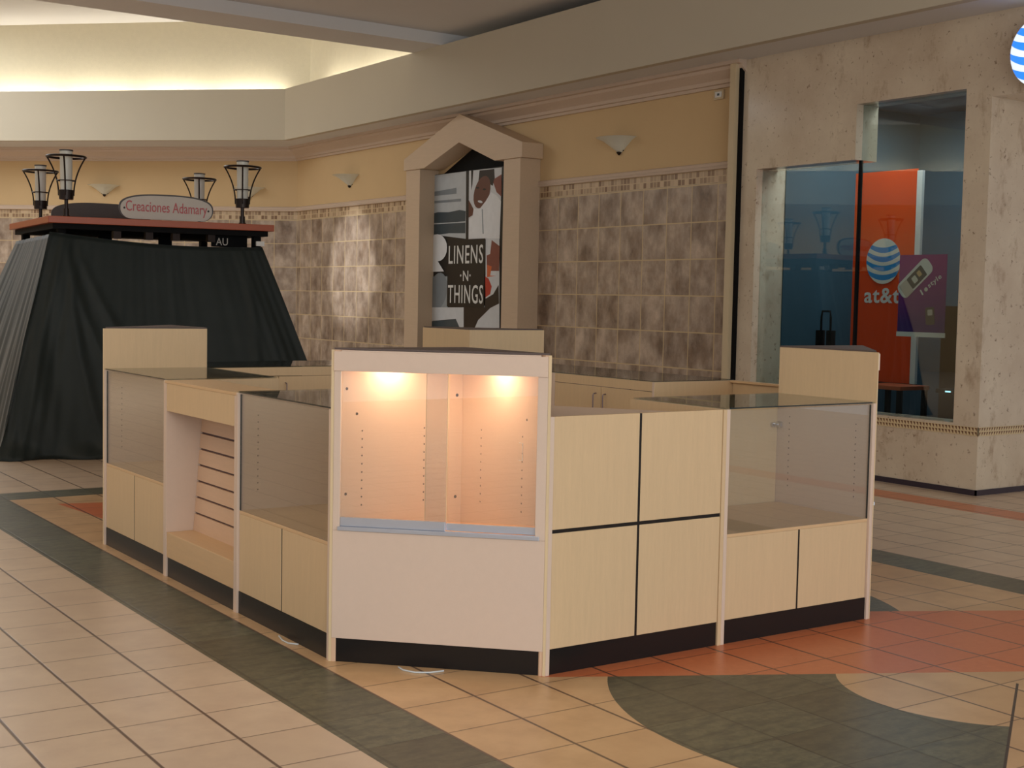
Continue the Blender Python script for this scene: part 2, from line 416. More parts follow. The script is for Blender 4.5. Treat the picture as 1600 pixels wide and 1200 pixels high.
# the diagonal wall runs from (6.74,15.25) towards (-1,23)
DW = dict(loc=(6.74, 15.25, 0), rz=-PI/4)       # local x -> (+,-)/sqrt2
wall_obj('wall_back', M['tile'], DW['loc'], DW['rz'], -9.5, 0, 0, 2.70)
wall_obj('wall_back', M['yellow'], DW['loc'], DW['rz'], -9.5, 0, 2.90, 3.9)
CR = [(0, 3.62), (-.03, 3.62), (-.035, 3.65), (-.06, 3.655), (-.065, 3.69), (-.10, 3.72), (-.15, 3.76), (-.16, 3.79), (-.20, 3.795), (-.20, 3.83), (0, 3.83)]
TR = [(0, 2.83), (-.03, 2.83), (-.035, 2.85), (-.025, 2.865), (-.03, 2.89), (-.015, 2.90), (0, 2.90)]
def profile(name, mat, loc, rz, x0, x1, prof, m0=0.0, m1=0.0):
    mb = MB(); n = len(prof)
    mb.add([(x0-p[0]*m0, p[0], p[1]) for p in prof]+[(x1+p[0]*m1, p[0], p[1]) for p in prof],
           [tuple(range(n)), tuple(range(n, 2*n))[::-1]]+[(i, (i+1) % n, n+(i+1) % n, n+i) for i in range(n)])
    o = mb.build(name, mat); o.location = loc; o.rotation_euler = (0, 0, rz); return struct(o)
tm = math.tan(PI/8)
for nm, w, x0, x1, m0, m1 in (('right', RW, -9.653, .45, -tm, 0), ('back', DW, -9.5, 0, 0, tm)):
    profile('trim_1', M['crown'], w['loc'], w['rz'], x0, x1, CR, m0, m1)
    profile('trim_2', M['crown'], w['loc'], w['rz'], x0, x1, TR, m0, m1)
    wall_obj('trim_3', M['mosaic'], (w['loc'][0], w['loc'][1], 0), w['rz'], x0, x1, 2.70, 2.83)

# far walls that close the rotunda beyond and to the left
wall_obj('wall_back', M['yellow'], (-3.3, 21.95, 0), 0, -3.4, 3.4, 0, 3.9)
wall_obj('wall_left', M['yellow'], (-9.9-.84, 15.25, 0), PI/4, -.0, 9.5, 0, 3.9)

# fascia (drywall soffit) with a lit cove behind it
def fascia(name, pts, z0, z1):
    for (a, b) in zip(pts[:-1], pts[1:]):
        a = Vector(a); b = Vector(b); d = (b-a).normalized(); n = Vector((-d.y, d.x))    # n points away from the room (to the left of travel)
        mb = MB().prism([tuple(a), tuple(b), tuple(b+n*.1+d*.0), tuple(a+n*.1)], z0, z1); struct(mb.build(name, M['plaster']))
ZS, ZT = 3.83, 4.59
# right fascia x=6.12 runs +y to (6.12,14.38), then diagonal; travel so that n is outward
fp = [(6.12, -9), (6.12, 14.4), (-1.1, 21.62-.0)]
def strip(name, mat, pts, off, z0, z1):
    """slab between the polyline and its outward offset"""
    P = [Vector(p) for p in pts]; Q = []
    for i, p in enumerate(P):
        if i == 0: d = (P[1]-P[0]).normalized(); Q.append(p+Vector((d.y, -d.x))*off)
        elif i == len(P)-1: d = (P[i]-P[i-1]).normalized(); Q.append(p+Vector((d.y, -d.x))*off)
        else:
            d0 = (P[i]-P[i-1]).normalized(); d1 = (P[i+1]-P[i]).normalized()
            n0 = Vector((d0.y, -d0.x)); n1 = Vector((d1.y, -d1.x)); b = (n0+n1).normalized(); Q.append(p+b*(off/b.dot(n0)))
    mb = MB()
    for i in range(len(P)-1): mb.prism([tuple(P[i]), tuple(P[i+1]), tuple(Q[i+1]), tuple(Q[i])], z0, z1)
    return struct(mb.build(name, mat))
strip('wall_soffit', M['plaster'], fp, .09, ZS, ZT)
strip('ceiling', M['ceil'], [(6.21, -9), (6.21, 14.437), (-1.04, 21.687)], .75, ZS, ZS+.08)    # soffit underside
vp = [(6.62, 10.6), (6.62, 14.98-.376), (-1.2, 22.05)]
# vault wall leaning slightly out, orange peel plaster, up to the high ceiling
P0 = [Vector(p) for p in [(6.68, 9.9), (6.68, 14.72), (-2.5, 23.9)]]
mb = MB()
for i in range(2):
    a, b = P0[i], P0[i+1]
    mb.add([(a.x, a.y, 4.2), (b.x, b.y, 4.2), (b.x-.12, b.y-.28, 5.69), (a.x-.12, a.y-.0, 5.69)] if i == 0 else
           [(a.x, a.y, 4.2), (b.x, b.y, 4.2), (b.x-.2, b.y-.2, 5.69), (a.x-.12, a.y-.28, 5.69)], [(0, 1, 2, 3)])
struct(mb.build('wall_cove', M['vault']))
struct(MB().box(-12, 7.2, 10.6, 24, 5.685, 5.8).build('ceiling', M['ceil']))
struct(MB().box(-12, 6.12, 9.9, 10.6, 4.59, 5.85).build('ceiling', M['ceil']))        # dropped beam
struct(MB().box(-12, 7.0, -12, 9.9, 4.735, 4.85).build('ceiling', M['ceil']))
struct(MB().box(6.9, 7.0, -12, 10.6, 3.85, 4.75).build('wall_soffit', M['plaster']))
struct(MB().box(6.12, 6.7, 9.9, 10.0, 4.59, 5.85).build('wall_soffit', M['ceil']))
# opposite side of the rotunda, mirrored about x=-2
lf = [(-10.1, 9.9), (-10.1, 14.4), (-2.9, 21.62)]
strip('wall_soffit', M['plaster'], lf, -.09, ZS, ZT)
mb = MB()
mb.add([(-10.68, 9.9, 4.2), (-10.68, 14.72, 4.2), (-10.56, 14.44, 5.78), (-10.56, 9.9, 5.78)], [(0, 1, 2, 3)])
mb.add([(-10.68, 14.72, 4.2), (-1.5, 23.9, 4.2), (-1.3, 23.7, 5.78), (-10.56, 14.44, 5.78)], [(0, 1, 2, 3)])
struct(mb.build('wall_cove', M['vault']))
def cove_lamp(x, y, rz, ln, pw):
    l = bpy.data.lights.new('cove_lamp', 'AREA'); l.shape = 'RECTANGLE'; l.size = ln; l.size_y = .06; l.energy = pw*.23; l.color = (1, .92, .78)
    o = bpy.data.objects.new('cove_lamp', l); COL.objects.link(o); o.location = (x, y, 4.47); o.rotation_euler = (PI, 0, rz)
for i in range(3): cove_lamp(6.50, 11.1+i*1.2, PI/2, 1.1, 26)
for i in range(7):
    s = .8+i*1.25; cove_lamp(6.45-.707*s, 14.68+.707*s, -PI/4, 1.15, 34)
for i in range(4):
    s = .8+i*1.9; cove_lamp(-10.4+.707*s, 14.62+.707*s, PI/4, 1.6, 30)

# ------------------------------------------------------------------ shop front in stone
X0, X1w = 6.64, 6.92
mb = MB()
def sf(y0, y1, z0, z1): mb.box(X0, X1w, y0, y1, z0, z1)
sf(4.97, 5.17, 0, 3.83); sf(3.77, 4.97, 2.78, 3.83); sf(3.77, 4.97, 0, .57); sf(2.64, 3.77, 0, .57); sf(2.64, 3.77, 3.26, 3.83)
sf(2.40, 2.64, 0, 3.83); sf(-3.0, 2.40, 3.17, 3.83)
struct(mb.build('wall_storefront', M['stone']))
struct(MB().box(X1w, 10.5, 2.40, 2.60, 0, 3.17).box(X0+.28, 10.5, -3, 2.4, 3.17, 3.3).build('wall_storefront', M['stone']))
struct(MB().box(X0-.006, X0, 2.394, 5.17, .48, .55).box(X0-.006, 10.5, 2.394, 2.40, .48, .55).build('trim_4', M['smosaic']))
struct(MB().box(X0-.012, X0, 2.388, 5.17, 0, .045).box(X0-.012, 10.5, 2.388, 2.40, 0, .045).build('baseboard_storefront', M['basetile']))
struct(MB().box(6.55, 6.60, 5.20, 5.275, 0, ZS).build('trim_5', M['reveal']))
struct(MB().box(6.60, 6.85, 5.17, 5.28, 0, ZS).build('gap_shade', M['blackmatte']))  # black block, the shade of an open gap put into its colour
w1 = MB().box(6.72, 6.73, 3.785, 4.97, .57, 2.78).build('window_1', M['winglass']); struct(w1)
w2 = MB().box(6.72, 6.73, 2.64, 3.765, .57, 3.26).build('window_2', M['winglass']); struct(w2)
MB().box(6.71, 6.74, 3.763, 3.787, .57, 2.78).box(6.71, 6.74, 2.64, 2.65, .57, 3.26).build('window_mullion', M['blackmatte'], w2)
# shop interior
struct(MB().box(X1w, 10.4, 4.99, 5.1, 0, 3.6).build('wall_shop', M['stone']))
struct(MB().box(7.05, 10.4, 4.98, 4.99, 0, 3.6).build('wall_shop', M['teal']))
struct(MB().box(9.0, 9.1, 2.6, 7.0, 0, 3.6).build('wall_shop', M['teal']))
struct(MB().box(X1w, 9.1, 2.6, 5.1, 3.5, 3.6).build('ceiling', M['topdark']))
struct(MB().box(X1w, 9.1, 2.6, 2.62, 0, 3.5).build('wall_shop', M['teal']))
struct(MB().box(X1w, 9.1, 2.6, 5.1, 0, .02).build('floor', M['darkfloor']))
area('shop_lamp', (7.7, 3.9, 3.45), (7.7, 3.9, 0), 1.4, 1.2, 42, (.85, .93, 1))

# added spotlight with unseen fixture for the bright streak left of the poster case
dl = struct(MB().cyl((1.5, 12.6, 5.57), .07, .10, 20).build('added_spot_can', M['alu']))
l = bpy.data.lights.new('streak_spot', 'SPOT'); l.energy = 1300; l.spot_size = math.radians(15); l.spot_blend = .6; l.color = (.95, .97, 1); l.shadow_soft_size = .03
o = bpy.data.objects.new('streak_spot', l); COL.objects.link(o); o.location = (1.5, 12.6, 5.55)
o.rotation_euler = (Vector((6.74, 13.35, 1.95))-o.location).to_track_quat('-Z', 'Y').to_euler()
# ------------------------------------------------------------------ kiosk units (local: front at y=0 facing -y, x across, z up)
def holes(mb, pts, nrm, r=.0035):
    for p in pts: mb.cyl(Vector(p), r, .0015*nrm[1], 8, axis=nrm[0])
def showcase(label, loc, rz, w, doors=True, lock=False, group='glass showcase units of the kiosk'):
    t = thing('glass_showcase', label, 'display case', loc, rz, group)
    for x, sg in ((0, -1), (w-.02, 1)):
        sp = box('side_panel', M['pink_holes'], t, x, x+.02, 0, A, 0, HC, bevel=.001)
        sp.data.materials.append(M['maple'])
        for f in sp.data.polygons:
            if f.normal.x*sg > .9: f.material_index = 1
    box('kick_board', M['black'], t, .0205, w-.0205, .010, .026, 0, HK-.001)
    m = w/2
    for x0, x1 in ((.022, m-.006), (m+.006, w-.022)): box('front_panel', M['maple'], t, x0, x1, .012, .028, HK, .472, bevel=.001)
    box('reveal_strip', M['black'], t, m-.0058, m+.0058, .014, .028, HK, .472)
    box('deck', M['maple_flat'], t, .0205, w-.0205, .012, A-.03, .4725, .487, bevel=.001)
    box('glass_front', M['glass'], t, .022, w-.022, .014, .019, .4875, 1.0335)
    for x in (.022, w-.0245): box('glass_edge', M['glassedge'], t, x, x+.0025, .0125, .0205, .4875, 1.0335)
    g = box('glass_top', M['glasstop'], t, .001, w-.001, .008, A-.001, 1.0405, 1.0465)
    box('polished_edge', M['glassedge'], g, .022, w-.022, .0065, .0079, 1.0405, 1.0465)
    box('top_rail', M['maple'], t, .0205, w-.0205, A-.022, A-.002, .985, 1.0395, bevel=.001)
    if doors:
        for k, (x0, x1) in enumerate(((.022, m-.002), (m+.002, w-.022))):
            d = box('rear_door', M['maple'], t, x0, x1, A-.02, A-.002, .48, .981, bevel=.001)
            hx = x1-.045 if k == 0 else x0+.045
            MB().tube([(hx, A-.002, .94), (hx, A+.018, .938), (hx, A+.022, .93), (hx, A+.022, .85), (hx, A+.018, .842), (hx, A-.002, .84)], .004, 8).build('handle', M['steel'], d, smooth=True)
    box('lower_back_panel', M['maple'], t, .0205, w-.0205, A-.02, A-.004, HK, .478)
    if lock:
        l = MB().cyl((w-.035, A-.022, .887), .011, -.03, 16, axis='y').cyl((w-.062, A-.022, .887), .013, -.012, 16, axis='y')
        l.box(w-.065, w-.03, A-.042, A-.036, .884, .890).box(w-.026, w-.0205, A-.055, A-.02, .872, .902).build('showcase_lock', M['chrome'], t, smooth=True)
    return t

def tower(label, loc, rz, lit=False):
    t = thing('corner_tower', label, 'display case', loc, rz)
    L = Vector((0, A, 0)); e = Vector((1, -1, 0))/2**.5; ni = Vector((1, 1, 0))/2**.5; S = A*2**.5
    X = Matrix(((e.x, ni.x, 0, L.x), (e.y, ni.y, 0, L.y), (0, 0, 1, 0), (0, 0, 0, 1)))
    def cb(name, mat, par, s0, s1, t0, t1, z0, z1, bevel=.001): return MB().box(s0, s1, t0, t1, z0, z1).xf(X).build(name, mat, par, bevel)
    T = .018
    # two full height walls meeting at the inner corner (A, A); their front ends cut along the mitre
    for q, mm in (([(0, A), (T, A-T), (A-T-.0005, A-T), (A-T-.0005, A)], 'case_a'), ([(A, 0), (A, A), (A-T, A), (A-T, T)], 'case_b')):
        w_ = MB().prism(q, 0, HT).build('side_panel', M[mm] if lit else M['maple'], t)
    cb('edge_band', M['edge'], t, .0, .012, -.004, .0, 0, HT); cb('edge_band', M['edge'], t, S-.012, S, -.004, .0, 0, HT)
    cb('kick_board', M['black'], t, .02, S-.02, .004, .015, 0, .098)
    cb('base_panel', M['pink'], t, .0125, S-.0125, -.004, .012, .099, .545)
    cb('header', M['pink'], t, .0125, S-.0125, -.010, .008, 1.197, HT-.006)
    for s0, s1 in ((.0125, .041), (S-.053, S-.0125)): cb('stile', M['pink'], t, s0, s1, -.003, .010, .5455, 1.1965)
    MB().prism([(.03, A-T-.012), (A-T-.012, A-T-.012), (A-T-.012, .03)][::1] , 1.262, 1.2815).build('light_board', M['pink'] if lit else M['topdark'], t)
    MB().prism([(.012, A-.001), (A-.001, A-.001), (A-.001, .012)], HT+.0005, HT+.008).build('top_board', M['topdark'], t)
    dk = MB().prism([(.045, A-T-.001), (A-T-.001, A-T-.001), (A-T-.001, .045)], .486, .50).build('deck', M['maple_flat'], t)
    tr = cb('sill_track', M['alu'], t, .035, S-.035, -.012, .012, .546, .562)
    g1 = cb('glass_door', M['glass'], t, .0415, .482, .0125, .0165, .599, 1.1955, 0); cb('door_shoe', M['alu'], g1, .0415, .482, .0035, .0205, .5625, .5985)
    g2 = cb('glass_door', M['glass'], t, .393, S-.0535, .025, .029, .599, 1.1955, 0); cb('door_shoe', M['alu'], g2, .4825, S-.0535, .0205, .0345, .5625, .592)
    for g, s0, tt in ((g1, .482, .0125), (g2, .3905, .025)): cb('polished_edge', M['edge'], g, s0, s0+.0025, tt, tt+.004, .599, 1.1955, 0)
    MB().tube([X @ Vector(q) for q in ((.775, .022, .93), (.79, .0195, .93), (.79, .0195, .86), (.775, .022, .86))], .0015, 6).build('finger_pull', M['frost'], g2)
    if lit:
        for (px, py) in ((.26, .555), (.54, .30)):
            pk = MB().cyl((px, py, 1.2535), .032, .008, 24).build('puck_light', M['alu'], t)
            MB().cyl((px, py, 1.2505), .024, .0025, 24).build('lens', M['lampwarm'], pk)
            l = bpy.data.lights.new('puck_lamp', 'AREA'); l.shape = 'DISK'; l.size = .05; l.energy = 1.9; l.color = (1, .77, .57)
            o = bpy.data.objects.new('puck_lamp', l); COL.objects.link(o); o.location = (px, py, 1.248); o.parent = t
    return t

tower('lit corner display tower with sliding glass doors and pinkish front, nearest the viewer', (0, 0, 0), 0, True)
tower('maple corner tower at the left end of the kiosk, before the covered cart', (0, 3.596+A, 0), -PI/2)
tower('maple corner tower at the right end of the kiosk, before the shop window', (2.559+A, 0, 0), PI/2)
tower('maple corner tower at the far corner of the kiosk, below the linens poster', (2.559+A, 3.596+A, 0), PI)

showcase('glass showcase beside the left flank of the lit corner tower', (0, 1.617, 0), -PI/2, .978)
showcase('glass showcase at the far left of the kiosk, next to the left end tower', (0, 3.596, 0), -PI/2, 1.033)
showcase('glass showcase with a chrome lock, next to the right end tower', (1.59, 0, 0), 0, .969, lock=True)
showcase('far right side showcase whose door handles face into the kiosk, beside the opening gate', (2.559+A, 1.617, 0), PI/2, .99)
showcase('far right side showcase tucked against the far corner tower', (2.559+A, 2.607, 0), PI/2, .989)
showcase('far side showcase with rear door handle, next to the left end tower', (1.5995, 3.596+A, 0), PI, .96)
showcase('far side showcase hidden behind the lit tower, next to the far corner tower', (2.559, 3.596+A, 0), PI, .959)

# solid four panel counter on the right side, next to the lit tower
t = thing('panel_counter', 'solid counter fronted by four maple panels parted by black strips', 'counter', (A, 0, 0))
w = 1.59-A; m = 1.106-A
for x, mm in ((0, 'pink'), (w-.02, 'maple')): box('side_panel', M[mm], t, x+.0005, x+.0195, .0, A, 0, HC, bevel=.001)
box('kick_board', M['black'], t, .0205, w-.0205, .010, .026, 0, HK-.001)
for x0, x1 in ((.022, m-.006), (m+.007, w-.022)):
    for z0, z1 in ((HK, .572), (.587, HC)): box('front_panel', M['maple'], t, x0, x1, .004, .022, z0, z1, bevel=.001)
box('reveal_strip', M['black'], t, m-.0058, m+.0068, .0055, .0215, HK, HC-.001)
for x0, x1 in ((.022, m-.006), (m+.007, w-.022)): box('reveal_strip', M['black'], t, x0, x1, .0055, .0215, .5722, .5868)
MB().prism([(.022, .03), (.80, .03), (.42, .55), (.022, .60)], 1.012, 1.03).build('corner_shelf', M['pink'], t)
box('worktop', M['maple_flat'], t, .0205, w-.0205, .03, A-.001, .74, .762)
MB().tube([(.335, .62, .97), (.335, .60, .99)], .006).build('peg', M['white'], t)

# slatwall unit in the middle of the left side
t = thing('slatwall_unit', 'open slatwall display bay with a maple header and ledge, between two showcases', 'display case', (0, 2.563, 0), -PI/2)
w = .946
for x in (0, w-.02):
    box('side_panel', M['pink'], t, x+.0005, x+.0195, 0, .25, 0, HC-.015, bevel=.001)
    box('rear_side_panel', M['maple'], t, x+.0005, x+.0195, .2502, A, 0, HC)
box('kick_board', M['black'], t, .0205, w-.0205, .010, .026, 0, HK-.001)
box('header', M['maple'], t, .0205, w-.0205, .002, .02, .88, 1.0255, bevel=.001)
box('counter_top', M['maple_flat'], t, .0, w, .0, .25, 1.026, 1.0405, bevel=.001)
box('ledge', M['maple_flat'], t, .0205, w-.0205, .004, .16, HK, .237, bevel=.002)
box('back_panel', M['maple'], t, .0205, w-.0205, A-.02, A-.002, HK, .70)
y_at = lambda z: .15+(z-.237)/(1.02-.237)*.06
zg = [.237]+[.245+.0855*i for i in range(1, 9)]+[1.0]
slat = MB(); slot = MB()
for i in range(len(zg)-1):
    z0, z1 = zg[i]+(.0055 if i else 0), zg[i+1]-.0055
    y0, y1 = y_at(z0), y_at(z1)
    slat.add([(.0205, y0, z0), (w-.0205, y0, z0), (w-.0205, y1, z1), (.0205, y1, z1), (.0205, y0+.012, z0), (w-.0205, y0+.012, z0), (w-.0205, y1+.012, z1), (.0205, y1+.012, z1)],
             [(0, 1, 2, 3), (7, 6, 5, 4), (0, 4, 5, 1), (3, 2, 6, 7), (0, 3, 7, 4), (1, 5, 6, 2)])
y0, y1 = y_at(.24)+.010, y_at(1.0)+.010
slot.add([(.0205, y0, .24), (w-.0205, y0, .24), (w-.0205, y1, 1.0), (.0205, y1, 1.0), (.0205, y0+.01, .24), (w-.0205, y0+.01, .24), (w-.0205, y1+.01, 1.0), (.0205, y1+.01, 1.0)],
         [(0, 1, 2, 3), (7, 6, 5, 4), (0, 4, 5, 1), (3, 2, 6, 7), (0, 3, 7, 4), (1, 5, 6, 2)])
sw = slat.build('slatwall', M['maple_in'], t); slot.build('slat_grooves', M['slot'], sw)

# entrance gate on the far right side: an outer panel with a narrow top
t = thing('entrance_gate', 'low maple gate closing the kiosk between showcase and right end tower', 'gate', (2.559+A, A, 0), PI/2)
box('gate_panel', M['maple'], t, .002, .976, .006, .024, HK, 1.028, bevel=.001)
box('gate_cap', M['maple_flat'], t, .002, .976, .0, .045, 1.0285, 1.0405, bevel=.001)
box('kick_board', M['black'], t, .002, .976, .014, .024, 0, HK-.001)

# plastic ties left on the floor along the kick boards
for lab, pts in (('small curled plastic tie poking out under the glass showcase', [(-.012, 1.095, .004), (-.03, 1.02, .004), (-.028, .965, .004), (.0, .925, .004)]),
                 ('longer curled plastic tie on the floor under the lit tower', [(.195, .40, .004), (.19, .355, .004), (.215, .30, .004), (.262, .27, .004), (.325, .262, .004)])):
    tag(MB().tube(pts, .0035, 6).build('plastic_tie', M['cable'], None, smooth=True, loc=pts[0]), lab, 'tie')

# ------------------------------------------------------------------ poster in its house shaped frame
def yz(poly, x0, x1):
    n = len(poly); mb = MB()
    mb.add([(x0, y, z) for y, z in poly]+[(x1, y, z) for y, z in poly],
           [tuple(range(n)), tuple(range(n, 2*n))[::-1]]+[(i, (i+1) % n, n+(i+1) % n, n+i) for i in range(n)])
    return mb
t = thing('poster_case', 'pale oak house shaped poster case on the tiled wall', 'poster frame', (6.74, 10.0, 0))
def wp(mb): return mb.xf(Matrix.Translation((-6.74, -10.0, 0)))
wp(MB().box(6.45, 6.74, 10.94, 11.295, 0, 3.1795)).build('pilaster', M['frame'], t, .004)
wp(MB().box(6.45, 6.74, 8.635, 8.98, 0, 3.1545)).build('pilaster', M['frame'], t, .004)
wp(yz([(11.33, 3.18), (11.33, 3.33), (9.955, 3.79), (8.58, 3.33), (8.58, 3.155), (9.15, 3.155), (9.96, 3.44), (10.80, 3.18)], 6.43, 6.735)).build('gable', M['frame'], t, .004)
wp(MB().box(6.692, 6.739, 8.981, 10.939, .0, 3.1)).build('back_board', M['blackmatte'], t)
wp(yz([(10.80, 3.1), (9.96, 3.43), (9.0, 3.1)], 6.70, 6.735)).build('gable_back', M['blackmatte'], t)
wp(MB().box(6.45, 6.690, 8.981, 10.939, 0, .5)).build('plinth', M['frame'], t)
# widen the recess to the measured poster
PO = [('towel_picture','silver',[(11.057,3.114),(10.172,3.115),(10.151,2.26),(11.042,2.345)]),('towel_picture','mid',[(11.043,2.896),(10.395,2.92),(10.393,2.844),(11.041,2.843)]),('towel_picture','mid',[(11.047,2.778),(10.279,2.775),(10.278,2.74),(11.046,2.747)]),('towel_picture','slate',[(11.042,2.611),(10.845,2.627),(10.574,2.615),(10.311,2.633),(10.163,2.613),(10.166,2.484),(10.381,2.48),(11.038,2.488)]),('towel_picture','slate',[(11.037,2.472),(10.38,2.468),(10.165,2.468),(10.161,2.331),(10.565,2.343),(10.836,2.331),(11.042,2.349)]),('child_picture','pale',[(10.099,3.116),(9.357,3.107),(9.364,2.733),(9.374,2.24),(10.085,2.247)]),('child_picture','black',[(10.052,3.117),(9.998,3.123),(10.014,2.94),(10.04,2.864)]),('child_picture','hair',[(9.855,3.104),(9.523,3.1),(9.509,2.986),(9.551,2.894),(9.603,2.916),(9.85,2.979),(9.884,2.933)]),('child_picture','skin',[(9.618,2.798),(9.653,2.74),(9.702,2.69),(9.759,2.653),(9.819,2.634),(9.877,2.634),(9.927,2.654),(9.963,2.691),(9.982,2.742),(9.982,2.802),(9.962,2.864),(9.926,2.924),(9.877,2.973),(9.819,3.009),(9.759,3.027),(9.702,3.026),(9.653,3.006),(9.618,2.969),(9.6,2.918),(9.6,2.86)]),('child_picture','skin',[(10.094,2.75),(9.975,2.628),(9.997,2.552),(10.087,2.526)]),('child_picture','skin2',[(9.519,2.977),(9.361,3.023),(9.351,2.751),(9.462,2.813),(9.535,2.931)]),('child_picture','hair',[(9.851,2.888),(9.853,2.885),(9.858,2.882),(9.867,2.88),(9.878,2.879),(9.89,2.879),(9.902,2.88),(9.913,2.882),(9.922,2.886),(9.927,2.889),(9.93,2.893),(9.928,2.896),(9.922,2.899),(9.914,2.901),(9.903,2.902),(9.891,2.902),(9.878,2.901),(9.867,2.899),(9.859,2.895),(9.853,2.892)]),('child_picture','hair',[(9.695,2.86),(9.697,2.857),(9.702,2.854),(9.711,2.852),(9.721,2.851),(9.733,2.851),(9.745,2.852),(9.756,2.854),(9.765,2.857),(9.77,2.861),(9.772,2.865),(9.771,2.868),(9.765,2.871),(9.757,2.873),(9.746,2.874),(9.734,2.874),(9.722,2.873),(9.711,2.87),(9.703,2.867),(9.697,2.864)]),('child_picture','pale',[(9.769,2.702),(9.775,2.698),(9.784,2.696),(9.798,2.695),(9.815,2.697),(9.832,2.7),(9.848,2.704),(9.862,2.709),(9.873,2.715),(9.878,2.721),(9.879,2.726),(9.873,2.729),(9.863,2.732),(9.85,2.732),(9.833,2.731),(9.816,2.728),(9.8,2.724),(9.786,2.718),(9.775,2.713),(9.77,2.707)]),('child_picture','white',[(9.582,2.82),(9.461,2.775),(9.356,2.695),(9.374,2.244),(10.078,2.262),(10.079,2.497),(9.979,2.551),(9.975,2.638),(9.839,2.622),(9.701,2.712)]),('child_picture','grey',[(9.785,2.62),(9.761,2.619),(9.729,2.311),(9.757,2.312)]),('hand_picture','pale',[(9.685,2.248),(9.374,2.244),(9.337,1.15),(9.896,1.134),(9.658,1.445)]),('hand_picture','skin2',[(9.545,2.229),(9.364,2.149),(9.367,1.847),(9.636,1.849),(9.653,2.041),(9.574,2.058)]),('hand_picture','orange',[(9.639,1.925),(9.534,1.905),(9.565,1.791),(9.427,1.79),(9.634,1.772)]),('hand_picture','red',[(9.676,1.782),(9.598,1.753),(9.526,1.657),(9.557,1.562),(9.66,1.522)]),('hand_picture','hair',[(9.372,1.677),(9.354,1.449),(9.551,1.389),(9.828,1.229),(9.896,1.134),(10.151,1.127),(10.16,1.389),(9.674,1.397),(9.66,1.503),(9.488,1.562)]),('pillow_picture','white',[(10.59,2.156),(10.6,2.101),(10.632,2.053),(10.684,2.014),(10.75,1.99),(10.825,1.982),(10.9,1.992),(10.969,2.018),(11.025,2.059),(11.062,2.11),(11.076,2.166),(11.066,2.221),(11.032,2.271),(10.978,2.309),(10.911,2.333),(10.836,2.339),(10.761,2.328),(10.693,2.301),(10.639,2.261),(10.603,2.211)]),('pillow_picture','white',[(11.055,2.002),(10.886,2.044),(10.657,1.849),(11.058,1.846)]),('pillow_picture','grey',[(11.056,1.78),(10.555,1.785),(10.55,1.383),(11.055,1.365)]),('pillow_picture','mid',[(10.574,1.576),(10.604,1.503),(10.653,1.438),(10.715,1.388),(10.787,1.358),(10.86,1.35),(10.927,1.366),(10.981,1.405),(11.018,1.462),(11.033,1.533),(11.024,1.609),(10.993,1.683),(10.943,1.749),(10.879,1.798),(10.807,1.827),(10.734,1.833),(10.669,1.816),(10.616,1.777),(10.58,1.72),(10.566,1.651)]),('bed_picture','pale',[(11.056,1.375),(10.16,1.389),(10.151,1.127),(10.262,1.124),(10.341,1.237),(11.058,1.189)]),('bed_picture','slate',[(11.058,1.183),(10.341,1.233),(10.244,1.124),(11.068,1.117)])]
po = thing('poster', 'tall black poster of towels, a smiling child and pillows reading LINENS N THINGS', 'poster', (6.68, 10.0, .6))
def pp(mb): return mb.xf(Matrix.Translation((-6.68, -10.0, -.6)))
def cl(y): return max(8.99, min(10.93, 10.24+(y-10.24)*.985))
pp(MB().box(6.679, 6.684, 8.985, 10.935, .6, 3.12)).build('backing', M['p_black'], po)
for i, (nm, c, poly) in enumerate(PO):
    x = 6.6785-.00035*i
    pp(MB().add([(x, y, z) for y, z in poly], [tuple(range(len(poly)))])).build(nm, M['p_'+c], po)
pp(MB().box(6.6665, 6.668, 9.683, 10.564, 1.395, 2.253)).build('name_block', M['p_black'], po)
for s, y, z, w_, h_ in (('LINENS', 10.534, 1.945, .815, .235), ('\u00b7', 10.25, 1.78, .03, .03), ('N', 10.18, 1.725, .125, .13), ('\u00b7', 10.03, 1.78, .03, .03), ('THINGS', 10.537, 1.44, .83, .235)):
    text('lettering', s, M['white'], po, (6.664-6.68, y-10.0, z-.6), (0, -1, 0), (0, 0, 1), w_, h_, .002, .006)

# ------------------------------------------------------------------ wall sconces
def sconce(label, loc, rz):
    t = thing('wall_sconce', label, 'sconce', loc, rz, 'white glass bowl sconces')
    prof = [(.02, -.155), (.06, -.13), (.12, -.085), (.19, -.035), (.27, 0), (.262, .0), (.185, -.028), (.115, -.077), (.05, -.12), (.015, -.14)]
    MB().lathe(prof, (0, 0, 0), 24, PI, 2*PI).build('glass_bowl', M['fixture'], t, smooth=True)
    MB().lathe([(.0, -.185), (.012, -.18), (.022, -.165), (.03, -.155), (.02, -.148), (0, -.148)], (0, -.02, 0), 14).build('finial', M['bronze'], t, smooth=True)
    MB().box(-.06, .06, -.008, -.0005, -.14, -.03).build('back_plate', M['bronze'], t)
    return t
sconce('white bowl sconce on the ochre wall to the right of the poster case', (6.74, 7.15, 3.27), -PI/2)
sconce('white bowl sconce on the ochre wall just left of the poster case', (6.74, 13.44, 3.28), -PI/2)
sconce('white bowl sconce behind the left pair of cart lamps', (4.41, 17.58, 3.23), -PI/4)
sconce('white bowl sconce half hidden behind the rightmost cart lamp', (6.17, 15.82, 3.2), -PI/4)

# exit device plate high on the wall
t = thing('wall_plate', 'tiny white and yellow plate high on the wall by the shop front', 'plate', (6.74, 5.61, 3.56))
MB().box(-.02, -.0005, -.07, .07, -.045, .045).build('plate', M['reveal'], t); MB().box(-.024, -.0201, -.045, .045, -.025, .028).build('cover', M['white'], t)
MB().box(-.026, -.0241, -.015, .015, -.01, .012).build('indicator', M['p_slate'], t)

